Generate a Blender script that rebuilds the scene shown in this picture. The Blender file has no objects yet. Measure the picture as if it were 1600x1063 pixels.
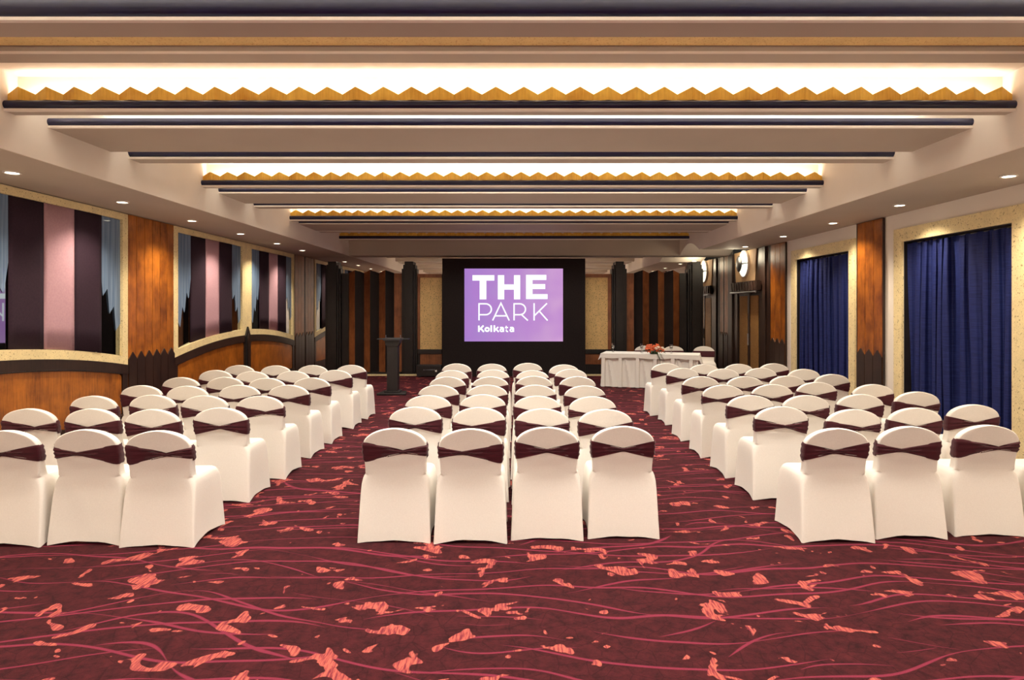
import bpy, bmesh, math, random
from math import sin, cos, pi, radians as R
from mathutils import Vector, Matrix
random.seed(7)
SC = bpy.context.scene
COL = SC.collection

# ------------------------------------------------------------------ camera, world, exposure
cam_d = bpy.data.cameras.new('camera'); cam = bpy.data.objects.new('camera', cam_d); COL.objects.link(cam)
cam.location = (0.06, 0, 1.9); cam.rotation_euler = (R(90), 0, 0)
cam_d.sensor_width = 36; cam_d.lens = 22.5
cam_d.shift_x = -7 / 1600; cam_d.shift_y = -50.5 / 1600
cam_d.clip_start = .05; cam_d.clip_end = 100
SC.camera = cam
SC.view_settings.view_transform = 'Standard'; SC.view_settings.look = 'None'
SC.view_settings.gamma = 1; SC.view_settings.use_curve_mapping = False
SC.view_settings.exposure = 0.1
w = bpy.data.worlds.new('world'); SC.world = w; w.use_nodes = True
w.node_tree.nodes['Background'].inputs[0].default_value = (.02, .018, .015, 1)
SC.cycles.max_bounces = 10; SC.cycles.diffuse_bounces = 6; SC.cycles.use_denoising = True
SC.cycles.sample_clamp_indirect = 6

COVE = 38.0       # watts per cove strip
COVE_COL = (1.0, .93, .84)
DOWN = 165.0      # watts per downlight
RECESS_FILL = 195.0   # watts per added top fill in a recess, no real fixture
FILL = 95.0     # watts per fill light added out of view over the viewpoint

def area(name, loc, size, power, col, rot=(0, 0, 0), spread=180):
    l = bpy.data.lights.new(name, 'AREA'); l.shape = 'RECTANGLE'; l.size, l.size_y = size
    l.energy = power; l.color = col; l.spread = R(spread)
    o = bpy.data.objects.new(name, l); o.location = loc; o.rotation_euler = rot; COL.objects.link(o)
    return o

# cove strips: (y, z, on) each 9 m long, lying on top of a beam and shining up
GOLD = [-1.6, 2.1, 5.8, 9.45, 13.13, 16.8]
for y0 in GOLD[:5]:
    area('cove_strip', (0, y0 + .115, 3.81), (9.0, .05), COVE, COVE_COL, (pi, 0, 0))          # behind the gold teeth
    area('cove_strip', (0, y0 - 1.57, 3.88), (9.1, .05), COVE * .12, COVE_COL, (pi, 0, 0))     # on the narrow beam
for y0 in GOLD[:4]:
    area('cove_strip', (0, y0 + .33, 3.80), (9.2, .05), COVE * 1.3, COVE_COL, (pi, 0, 0))
    area('cove_strip', (0, y0 + 1.62, 3.80), (9.2, .05), COVE * 1.3, COVE_COL, (pi, 0, 0))
for y0 in GOLD[:5]:
    area('recess_fill', (0, y0 - .90, 4.043), (7.4, .4), RECESS_FILL, (1.0, .925, .82), (0, 0, 0), 122)  # top light added to stand in for cove bounce on the seats
area('recess_fill', (0, 15.9, 4.043), (7.4, .4), RECESS_FILL * .4, (1.0, .925, .82), (0, 0, 0), 122)  # weaker added fill to lift the back panels; this recess is unlit
for y0 in (-2.6, .6):
    area('overhead_fill', (0, y0, 3.62), (7.5, .9), FILL, (1.0, .90, .78), (0, 0, 0))  # added unseen fill for the near part of the hall

# ------------------------------------------------------------------ materials
def srgb(r, g, b):
    f = lambda c: (c / 255 / 12.92) if c / 255 <= .04045 else ((c / 255 + .055) / 1.055) ** 2.4
    return (f(r), f(g), f(b), 1)
class NT:
    def __init__(s, name):
        s.m = bpy.data.materials.new(name); s.m.use_nodes = True; s.t = s.m.node_tree
        s.b = s.t.nodes['Principled BSDF']
    def n(s, typ, ins=None, **kw):
        x = s.t.nodes.new(typ)
        for k, v in kw.items(): setattr(x, k, v)
        for k, v in (ins or {}).items(): s.set(x, k, v)
        return x
    def set(s, x, k, v):
        i = x.inputs[k]
        if isinstance(v, bpy.types.NodeSocket): s.t.links.new(v, i)
        else: i.default_value = v
    def math(s, op, a, b=0.0, c=None, clamp=False):
        x = s.n('ShaderNodeMath', {0: a, 1: b}, operation=op, use_clamp=clamp)
        if c is not None: s.set(x, 2, c)
        return x.outputs[0]
    def mix(s, f, a, b, blend='MIX'):
        x = s.n('ShaderNodeMix', data_type='RGBA', blend_type=blend)
        s.set(x, 0, f); s.set(x, 6, a); s.set(x, 7, b)
        return x.outputs[2]
    def coord(s, scale=(1, 1, 1), rot=(0, 0, 0), out='Object'):
        c = s.n('ShaderNodeTexCoord'); m = s.n('ShaderNodeMapping', {0: c.outputs[out], 'Scale': scale, 'Rotation': rot})
        return m.outputs[0]
    def noise(s, vec, scale, detail=2, rough=.5, dist=0):
        return s.n('ShaderNodeTexNoise', {'Vector': vec, 'Scale': scale, 'Detail': detail, 'Roughness': rough, 'Distortion': dist}).outputs[0]
    def ramp(s, f, a, b):
        x = s.n('ShaderNodeMapRange', {0: f, 1: a, 2: b}); return x.outputs[0]
    def bump(s, h, strength=.2, dist=.01):
        x = s.n('ShaderNodeBump', {'Height': h, 'Strength': strength, 'Distance': dist}); s.set(s.b, 'Normal', x.outputs[0])

def plain(name, col, rough=.6, metal=0, spec=.5, var=.06, vs=3):
    t = NT(name); v = t.coord()
    f = t.noise(v, vs, 3)
    c2 = tuple(max(0, x * (1 - var * 2)) for x in col[:3]) + (1,)
    t.set(t.b, 'Base Color', t.mix(t.ramp(f, .35, .65), c2, col))
    t.set(t.b, 'Roughness', rough); t.set(t.b, 'Metallic', metal); t.set(t.b, 'Specular IOR Level', spec)
    return t.m
def wood(name, dark, light, axis='Z', rough=.35, contrast=1.0, blotch=.5):
    t = NT(name)
    sc = {'Z': (14, 14, .9), 'X': (.9, 14, 14), 'Y': (14, .9, 14)}[axis]
    oi = t.n('ShaderNodeObjectInfo')
    c = t.n('ShaderNodeTexCoord')
    off = t.n('ShaderNodeVectorMath', {0: c.outputs['Object'], 1: t.n('ShaderNodeVectorMath', {0: oi.outputs['Random'], 3: 17.0}, operation='SCALE').outputs[0]}, operation='ADD')
    m = t.n('ShaderNodeMapping', {0: off.outputs[0], 'Scale': sc})
    g = t.noise(m.outputs[0], 3.5, 5, .65)
    bl = t.noise(off.outputs[0], 3.2, 4, .6)
    f = t.math('ADD', t.math('MULTIPLY', g, 1 - blotch), t.math('MULTIPLY', bl, blotch))
    f = t.math('ADD', t.ramp(f, .36, .64), t.math('MULTIPLY_ADD', oi.outputs['Random'], .3, -.15), clamp=True)
    t.set(t.b, 'Base Color', t.mix(f, dark, light)); t.set(t.b, 'Roughness', rough)
    t.bump(g, .08, .004)
    return t.m
def cork(name, base, speck, dens=.64, scale=38):
    t = NT(name); v = t.coord()
    n1 = t.noise(v, scale, 3, .6); n2 = t.noise(v, 5, 3)
    c = t.mix(t.ramp(n2, .3, .7), base, tuple(x * .86 for x in base[:3]) + (1,))
    c = t.mix(t.math('MULTIPLY', t.ramp(n1, dens - .03, dens + .03), .75), c, speck)
    n3 = t.noise(v, scale * 2.3, 2)
    c = t.mix(t.math('MULTIPLY', t.ramp(n3, .5, .7), .25), c, speck)
    t.set(t.b, 'Base Color', c); t.set(t.b, 'Roughness', .55); t.bump(n1, .15, .004)
    return t.m
def emit(name, col, strength):
    t = NT(name); t.set(t.b, 'Base Color', (0, 0, 0, 1)); t.set(t.b, 'Emission Color', col); t.set(t.b, 'Emission Strength', strength)
    t.set(t.b, 'Roughness', .6); t.set(t.b, 'Specular IOR Level', .1)
    return t.m
def carpet():
    t = NT('patterned_carpet'); v = t.coord()
    sep = t.n('ShaderNodeSeparateXYZ', {0: v})
    fine = t.noise(v, 260, 2); mott = t.noise(v, 11, 8, .75)
    vein = t.n('ShaderNodeTexVoronoi', {'Vector': v, 'Scale': 7.0}, feature='DISTANCE_TO_EDGE').outputs[0]
    base = t.mix(t.ramp(mott, .3, .7), srgb(32, 12, 15), srgb(72, 26, 30))
    base = t.mix(t.math('MULTIPLY', t.ramp(vein, .03, 0), .5), base, srgb(28, 9, 13))
    # long branching lines: contour lines of stretched noise
    def lines(f, seed, A, wd, mth):
        mp = lambda sx, sy, k: t.n('ShaderNodeMapping', {0: v, 'Location': (seed * k, seed * k * .7, 0), 'Scale': (sx, sy, 1)}).outputs[0]
        dsp = t.noise(mp(.42, .30, 1), 1, 2.0, .35)
        ph = t.math('MULTIPLY_ADD', sep.outputs[1], f, t.math('MULTIPLY_ADD', dsp, A, seed))
        d = t.math('ABSOLUTE', t.math('SUBTRACT', t.math('FRACT', ph), .5))
        m = t.ramp(t.noise(mp(.75, 1.5, 2.3), 1, 1), mth, mth + .12)
        return t.math('MULTIPLY', t.ramp(t.math('SUBTRACT', d, t.math('MULTIPLY', m, wd)), .010, -.010), t.math('GREATER_THAN', m, .03))
    ln = t.math('MAXIMUM', lines(3.6, 3.1, 5.0, .036, .40), lines(2.9, 11.3, 5.5, .032, .41))
    ln = t.math('MAXIMUM', ln, lines(2.7, 27.7, 8.0, .036, .48))
    base = t.mix(t.math('MULTIPLY', ln, .85), base, srgb(116, 40, 58))
    # ragged blotches with slanting hatch
    vp = t.n('ShaderNodeMapping', {0: v, 'Scale': (1.0, 1.15, 1), 'Location': (5.2, 1.3, 0)}).outputs[0]
    a = t.noise(vp, 4.3, 2.2, .5, .6)
    b2 = t.noise(vp, .8, 1)
    thr = t.math('MULTIPLY_ADD', b2, -.16, .705)
    msk = t.ramp(t.math('SUBTRACT', a, thr), -.004, .006)
    vh = t.n('ShaderNodeMapping', {0: v, 'Rotation': (0, 0, R(-28)), 'Scale': (75, 9, 1)}).outputs[0]
    h = t.noise(vh, 1, 2, .6)
    pc = t.mix(t.ramp(h, .38, .6), srgb(104, 38, 48), srgb(166, 84, 72))
    col = t.mix(msk, base, pc)
    col = t.mix(.2, col, t.mix(t.ramp(fine, .3, .7), (.0, .0, .0, 1), (1, 1, 1, 1)), 'OVERLAY')
    t.set(t.b, 'Base Color', col); t.set(t.b, 'Roughness', .95); t.set(t.b, 'Specular IOR Level', .1)
    t.bump(fine, .25, .004)
    return t.m
def fabric(name, c1, c2, rough=.8, scale=(60, 60, 3), sheen=0.0):
    t = NT(name); n = t.noise(t.coord(scale), 1, 3, .6)
    t.set(t.b, 'Base Color', t.mix(t.ramp(n, .3, .7), c1, c2)); t.set(t.b, 'Roughness', rough)
    t.set(t.b, 'Specular IOR Level', .2); t.set(t.b, 'Sheen Weight', sheen); t.bump(n, .12, .003)
    return t.m

M = {}
M['carpet'] = carpet()
M['paint'] = plain('cream_paint', (.83, .77, .69, 1), .75, var=.02, vs=1.5)
M['tan'] = plain('tan_plaster', srgb(206, 172, 132), .7, var=.04)
M['cove'] = plain('white_paint', (.84, .79, .72, 1), .75, var=.01)
M['taupe'] = plain('taupe_paint', (.47, .405, .335, 1), .7, var=.03, vs=1.2)
M['navy'] = plain('navy_gloss_paint', srgb(12, 15, 54), .34, var=.1)
M['gold'] = wood('gold_veneer', srgb(206, 150, 40), srgb(246, 204, 84), 'Z', .35, blotch=.6)
M['goldflat'] = cork('gold_paper', srgb(250, 220, 150), srgb(200, 150, 86), .62, 60)
M['orange'] = wood('orange_brown_veneer', srgb(104, 52, 14), srgb(188, 112, 36), 'Z', .28, blotch=.55)
M['brown'] = wood('red_brown_veneer', srgb(104, 60, 34), srgb(168, 104, 62), 'Z', .35)
M['dark'] = wood('dark_stained_wood', srgb(27, 16, 11), srgb(56, 36, 26), 'Z', .38)
M['black'] = wood('black_stained_wood', srgb(20, 18, 18), srgb(38, 33, 32), 'Z', .4)
M['blackcloth'] = fabric('black_cloth', srgb(34, 28, 28), srgb(44, 37, 36), .9, (30, 30, 30))
M['cork'] = cork('speckled_gold_paper', srgb(244, 226, 174), srgb(110, 78, 32))
M['corkdark'] = cork('speckled_cork', srgb(246, 210, 142), srgb(112, 76, 36), .6, 30)
M['bronze'] = cork('bronze_lacquer', srgb(160, 118, 66), srgb(100, 70, 34), .6, 26)
M['spandex'] = fabric('cream_spandex', (.735, .695, .635, 1), (.775, .735, .675, 1), .6, (90, 90, 90), .1)
M['cloth'] = fabric('white_linen', (.80, .77, .71, 1), (.85, .82, .77, 1), .8, (80, 80, 80))
M['sash'] = fabric('maroon_stretch_fabric', srgb(56, 14, 24), srgb(74, 20, 32), .6, (8, 8, 80), .15)
M['curtain'] = fabric('navy_slub_silk', srgb(20, 27, 74), srgb(38, 49, 108), .6, (4, 4, 90), 0)
M['purple'] = fabric('dark_purple_fabric', srgb(46, 32, 44), srgb(53, 37, 50), .9, (40, 40, 40))
M['mauve'] = fabric('mauve_fabric', srgb(176, 138, 152), srgb(186, 150, 160), .9, (40, 40, 40))
M['ring'] = plain('white_metal', (.8, .78, .74, 1), .4)
M['lamp'] = emit('lamp_glow', (1, .88, .66, 1), 14)
M['metal'] = plain('dark_metal', (.06, .06, .065, 1), .35, .7)
M['steel'] = plain('brushed_steel', (.55, .6, .68, 1), .3, 1)
M['leaf'] = plain('leaf_green', srgb(46, 74, 34), .45, var=.2, vs=20)
M['lily'] = plain('orange_petal', srgb(226, 96, 40), .5, var=.15, vs=30)
M['rose'] = plain('white_petal', srgb(240, 226, 205), .5, var=.06, vs=30)
def mirror_mat(name, col, rough=.01):
    t = NT(name); n = t.noise(t.coord(), 2, 2)
    t.set(t.b, 'Base Color', t.mix(t.ramp(n, .3, .7), col, tuple(c * .97 for c in col[:3]) + (1,))); t.set(t.b, 'Metallic', 1)
    t.set(t.b, 'Roughness', rough)
    return t.m
M['mirror'] = mirror_mat('mirror_glass', (.82, .80, .77, 1))
M['dimmirror'] = mirror_mat('tinted_mirror_glass', (.36, .38, .38, 1), .02)
def sheer():
    t = NT('blue_sheer_voile'); n = t.noise(t.coord((3, 40, 1)), 1, 2)
    t.set(t.b, 'Base Color', t.mix(t.ramp(n, .3, .7), srgb(96, 124, 160), srgb(140, 166, 198))); t.set(t.b, 'Roughness', .8)
    t.set(t.b, 'Alpha', .72); return t.m
M['sheer'] = sheer()
def glass():
    t = NT('clear_glass'); t.set(t.b, 'Transmission Weight', 1); t.set(t.b, 'Roughness', 0); t.set(t.b, 'IOR', 1.45)
    t.set(t.b, 'Base Color', (.95, .96, .96, 1)); return t.m
M['glass'] = glass()
def screen_mat():
    t = NT('projected_purple_image'); c = t.n('ShaderNodeTexCoord'); s = t.n('ShaderNodeSeparateXYZ', {0: c.outputs['Generated']})
    a = t.mix(s.outputs[0], srgb(158, 122, 200), srgb(205, 158, 208))
    a = t.mix(t.math('MULTIPLY', t.ramp(t.noise(t.coord((1, 1, 1)), 1.6, 1), .35, .65), .55), a, srgb(178, 120, 204))
    t.set(t.b, 'Base Color', (.02, .02, .02, 1)); t.set(t.b, 'Roughness', .8); t.set(t.b, 'Emission Color', a); t.set(t.b, 'Emission Strength', .95)
    return t.m
M['image'] = screen_mat()
M['letter'] = emit('projected_white_letter', (.93, .98, 1, 1), 1.1)

# ------------------------------------------------------------------ mesh helpers
def wloc(o):
    v = Vector((0, 0, 0))
    while o: v += o.location; o = o.parent
    return v
class MB:
    def __init__(s): s.v = []; s.f = []
    def add(s, vs, fs):
        k = len(s.v); s.v += [tuple(v) for v in vs]; s.f += [tuple(i + k for i in f) for f in fs]; return s
    def box(s, x0, x1, y0, y1, z0, z1):
        return s.add([(x0, y0, z0), (x1, y0, z0), (x1, y1, z0), (x0, y1, z0), (x0, y0, z1), (x1, y0, z1), (x1, y1, z1), (x0, y1, z1)],
                     [(0, 3, 2, 1), (4, 5, 6, 7), (0, 1, 5, 4), (1, 2, 6, 5), (2, 3, 7, 6), (3, 0, 4, 7)])
    def prism(s, poly, axis, a, b):
        # poly in the two other axes (order xyz), extruded from a to b along axis
        def P(p, t):
            return {'X': (t, p[0], p[1]), 'Y': (p[0], t, p[1]), 'Z': (p[0], p[1], t)}[axis]
        n = len(poly)
        return s.add([P(p, a) for p in poly] + [P(p, b) for p in poly],
                     [tuple(range(n - 1, -1, -1)), tuple(range(n, 2 * n))] + [(i, (i + 1) % n, n + (i + 1) % n, n + i) for i in range(n)])
    def lathe(s, prof, c=(0, 0, 0), n=24, axis='Z'):
        vs = []
        for r, z in prof:
            for i in range(n):
                a = 2 * pi * i / n; p = (r * cos(a), r * sin(a), z)
                if axis == 'X': p = (p[2], p[0], p[1])
                if axis == 'Y': p = (p[0], p[2], p[1])
                vs.append((c[0] + p[0], c[1] + p[1], c[2] + p[2]))
        m = len(prof)
        fs = [(j * n + i, j * n + (i + 1) % n, (j + 1) * n + (i + 1) % n, (j + 1) * n + i) for j in range(m - 1) for i in range(n)]
        fs += [tuple(range(n - 1, -1, -1)), tuple(range((m - 1) * n, m * n))]
        return s.add(vs, fs)
    def grid(s, fn, nu, nv, closed=False):
        vs = [fn(i / nu, j / nv) for j in range(nv + 1) for i in range(nu + (0 if closed else 1))]
        W = nu if closed else nu + 1
        fs = [(j * W + i, j * W + (i + 1) % W, (j + 1) * W + (i + 1) % W, (j + 1) * W + i) for j in range(nv) for i in range(nu)]
        return s.add(vs, fs)
    def tube(s, pts, r, n=8):
        pts = [Vector(p) for p in pts]; rings = []
        for k, p in enumerate(pts):
            d = (pts[min(k + 1, len(pts) - 1)] - pts[max(k - 1, 0)]).normalized()
            u = d.cross(Vector((0, 0, 1)) if abs(d.z) < .9 else Vector((1, 0, 0))).normalized(); w_ = d.cross(u)
            rings.append([p + u * r * cos(2 * pi * i / n) + w_ * r * sin(2 * pi * i / n) for i in range(n)])
        fs = [(j * n + i, j * n + (i + 1) % n, (j + 1) * n + (i + 1) % n, (j + 1) * n + i) for j in range(len(pts) - 1) for i in range(n)]
        fs += [tuple(range(n - 1, -1, -1)), tuple(range((len(pts) - 1) * n, len(pts) * n))]
        return s.add([v for r_ in rings for v in r_], fs)
    def build(s, name, mat, parent=None, smooth=None, bevel=0, origin=None):
        me = bpy.data.meshes.new(name)
        if parent: o0 = wloc(parent)
        elif origin: o0 = Vector(origin)
        else:
            xs, ys, zs = zip(*s.v); o0 = Vector(((min(xs) + max(xs)) / 2, (min(ys) + max(ys)) / 2, min(zs)))
        me.from_pydata([tuple(Vector(v) - o0) for v in s.v], [], s.f)
        bm = bmesh.new(); bm.from_mesh(me); bmesh.ops.recalc_face_normals(bm, faces=bm.faces); bm.to_mesh(me); bm.free()
        me.materials.append(M[mat] if isinstance(mat, str) else mat)
        if smooth:
            me.polygons.foreach_set('use_smooth', [True] * len(me.polygons)); me.set_sharp_from_angle(angle=R(smooth))
        o = bpy.data.objects.new(name, me); COL.objects.link(o)
        if parent: o.parent = parent
        else: o.location = o0
        if bevel:
            b = o.modifiers.new('bevel', 'BEVEL'); b.width = bevel; b.segments = 2; b.limit_method = 'ANGLE'
        return o
def box(name, mat, parent, *b, **kw): return MB().box(*b).build(name, mat, parent, **kw)
def tag(o, label=None, cat=None, group=None, kind=None):
    for k, v in (('label', label), ('category', cat), ('group', group), ('kind', kind)):
        if v: o[k] = v
    return o
def thing(name, loc, label, cat, group=None):
    o = bpy.data.objects.new(name, None); o.empty_display_size = .1; o.location = loc; COL.objects.link(o)
    return tag(o, label, cat, group)
def struct(name, loc):
    o = bpy.data.objects.new(name, None); o.location = loc; COL.objects.link(o); return tag(o, kind='structure')
def dup(root, loc, rotz, label=None):
    r = root.copy(); COL.objects.link(r); r.location = loc; r.rotation_euler = (0, 0, rotz)
    if label: r['label'] = label
    for ch in list(root.children):
        c = ch.copy(); COL.objects.link(c); c.parent = r
        for g in ch.children:
            d = g.copy(); COL.objects.link(d); d.parent = c
    return r

# ------------------------------------------------------------------ the shell
XW, XI, ZS, ZB, ZC, YF, YB = 5.97, 4.62, 3.35, 3.69, 4.06, -4.0, 18.1
tag(box('floor', 'carpet', None, -6.2, 6.2, YF, YB + .1, -.1, 0, origin=(0, 0, 0)), kind='structure')
ceiling = tag(box('ceiling', 'cove', None, -6.2, 6.2, YF, YB + .1, ZC, ZC + .15), kind='structure')
tag(box('wall_left', 'paint', None, -6.2, -XW, YF, YB, 0, ZS), kind='structure')
tag(box('wall_front', 'paint', None, -6.2, 6.2, YF - .15, YF, 0, ZC), kind='structure')
tag(box('wall_back', 'paint', None, -6.2, 6.2, YB + .05, YB + .2, 0, ZC), kind='structure')
mir = box('mirror', 'mirror', None, -XW, XW, YB, YB + .03, .1, ZS)
tag(mir, 'large wall mirror behind the folding screens, reflecting the ceiling beams', 'mirror')
# soffits
box('soffit', 'taupe', ceiling, -XW, -XI, YF, YB, ZS, ZS + .03)
box('soffit_face', 'paint', ceiling, -XI, -XI + .02, YF, YB, ZS - .005, ZC)
V0, V1, VR = 15.9, 17.8, .24
arc = [(V0 + (V1 - V0) * i / 20, ZS + VR * sin(pi * i / 20)) for i in range(21)]
box('soffit', 'taupe', ceiling, XI, XW, YF, V0, ZS, ZS + .03)
box('soffit', 'taupe', ceiling, XI, XW, V1, YB, ZS, ZS + .03)
mb = MB()
for (a, b) in zip(arc, arc[1:]): mb.prism([a, b, (b[0], b[1] + .03), (a[0], a[1] + .03)], 'X', XI, XW)
mb.build('soffit_vault', 'paint', ceiling)
mb = MB().prism([(YF, ZS - .005), (V0, ZS - .005)] + arc[1:-1] + [(V1, ZS - .005), (YB, ZS - .005), (YB, ZC), (YF, ZC)], 'X', XI - .02, XI)
mb.build('soffit_face', 'paint', ceiling)
box('bulkhead', 'taupe', ceiling, -XI, XI, 17.8, YB, ZS, ZC)
# beams
def bullnose(y0, z0, z1, n=10):
    r = (z1 - z0) / 2
    return [(y0 + r - r * sin(pi * i / n), (z0 + r) - r * cos(pi * i / n)) for i in range(n + 1)]
tooth_mesh = None
def beam(y0, y1, gold=False, top=3.792):
    xa, xb = -XI + .02, XI - .02
    b = box('ceiling_beam', 'taupe', ceiling, xa, xb, y0 + .05, y1, ZB, top - .002)
    MB().prism(bullnose(y0, 3.712, top), 'X', xa, xb).build('navy_moulding', 'navy', b, smooth=40)
    box('lip', 'cove', b, xa, xb, y0 + .012, y0 + .05, ZB, 3.712)
    if gold:
        global tooth_mesh
        N = 36; wd = (xb - xa) / N
        for i in range(N):
            if tooth_mesh is None:
                m = MB(); h = wd / 2
                fr = [(-h, 0, 0), (0, -.045, 0), (h, 0, 0)]; tp = [(-h, 0, .062), (0, -.045, .118), (h, 0, .062)]
                bk = [(-h, .02, 0), (0, .02, 0), (h, .02, 0)]; tb = [(-h, .02, .062), (0, .02, .118), (h, .02, .062)]
                m.add(fr + tp + bk + tb, [(0, 1, 4, 3), (1, 2, 5, 4), (3, 4, 10, 9), (4, 5, 11, 10), (6, 9, 10, 7), (7, 10, 11, 8), (0, 3, 9, 6), (2, 8, 11, 5), (0, 6, 7, 1), (1, 7, 8, 2)])
                t = m.build('zigzag_tooth', 'gold', None, origin=(0, 0, 0)); tooth_mesh = t.data
            else:
                t = bpy.data.objects.new('zigzag_tooth', tooth_mesh); COL.objects.link(t)
            t.parent = b; t.location = Vector((xa + wd * (i + .5), y0 + .06, 3.792)) - wloc(b)
        box('partition', 'cove', ceiling, xa, xb, y0 + .18, y0 + .21, 3.74, ZC)
for g in GOLD:
    beam(g, g + .15, True)
    if g < 16:
        beam(g + .55, g + (1.55 if g < 13 else 1.75)); beam(g + 1.87, g + 2.13, top=3.86)
    if g > -1:
        box('gold_strip', 'goldflat', ceiling, -XI + .02, XI - .02, g - .74, g - .56, ZC - .012, ZC)
        p = box('batten', 'taupe', ceiling, -XI + .02, XI - .02, g - .53, g - .34, 3.99, ZC)
        box('batten_lip', 'paint', p, -XI + .02, XI - .02, g - .545, g - .53, 3.99, 4.008)
# downlights
def downlight(x, y, label):
    t = thing('downlight', (x, y, ZS), label, 'downlight', 'recessed downlights along the soffits')
    MB().lathe([(.085, 0), (.085, -.012), (.065, -.014), (.062, -.004), (.062, 0)], (x, y, ZS), 24).build('trim_ring', 'ring', t, smooth=40)
    MB().lathe([(.062, -.002), (.062, -.008)], (x, y, ZS), 24).build('lens', 'lamp', t)
    l = bpy.data.lights.new('downlight_beam', 'SPOT'); l.energy = DOWN; l.color = (1, .84, .64); l.spot_size = R(125); l.spot_blend = .8; l.shadow_soft_size = .06
    o = bpy.data.objects.new('downlight_beam', l); o.location = (x, y, ZS - .03); COL.objects.link(o)
nth = ['nearest', 'second', 'third', 'fourth', 'fifth', 'sixth']
for side, sx, ys in (('left', -5.33, [6.84, 8.75, 10.63, 12.5, 14.4, 16.1]), ('right', 5.46, [7.02, 9.02, 10.92, 12.95, 15.1])):
    for k, y in enumerate(ys):
        downlight(sx, y, f'round recessed downlight in the {side} soffit, {nth[k]} from the viewer')
    for y in (4.9, 3.0, 1.0, -1.0):
        l = bpy.data.lights.new('downlight_beam', 'SPOT'); l.energy = DOWN; l.color = (1, .84, .64); l.spot_size = R(125); l.spot_blend = .8; l.shadow_soft_size = .06
        o = bpy.data.objects.new('downlight_beam', l); o.location = (sx, y, ZS - .03); COL.objects.link(o)

# ------------------------------------------------------------------ pilasters with pointed skirting boards
TRIM = [0]
def trim(loc):
    TRIM[0] += 1; return struct('trim_%d' % TRIM[0], loc)
def pilaster(side, y0, y1, n, wood_='orange', ph=1.21, vh=1.10, top=ZS - .01):
    s = -1 if side == 'left' else 1
    t = trim((s * XW, (y0 + y1) / 2, 0))
    xo, xi = s * XW, s * (XW - .045)
    wd = (y1 - y0) / n
    a, b = sorted((xo, xi))
    bk = sorted((s * XW, s * (XW - .012)))
    box('backing', 'black', t, bk[0], bk[1], y0, y1, 0, top)
    xo = s * (XW - .012); a, b = sorted((xo, xi))
    for i in range(n):
        p0, p1 = y0 + wd * i + .006, y0 + wd * (i + 1) - .006
        box('plank', wood_, t, a, b, p0, p1, .0, top, bevel=.004)
        q = sorted((xi, s * (XW - .06)))
        MB().prism([(p0, 0), (p1, 0), (p1, vh), ((p0 + p1) / 2, ph), (p0, vh)], 'X', q[0], q[1]).build('pointed_skirting_board', 'dark', t)
    e = .02
    for ye in (y0 - e, y1):
        box('edge_strip', 'dark', t, a, b, ye, ye + e, 0, top)
pilaster('left', 9.86, 11.19, 6)
pilaster('left', 17.30, 18.06, 3, 'brown')
pilaster('right', 10.26, 11.02, 3)
pilaster('right', 13.98, 14.78, 3)
pilaster('right', 17.76, 18.06, 2, 'brown', top=ZS - .01)

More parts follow.
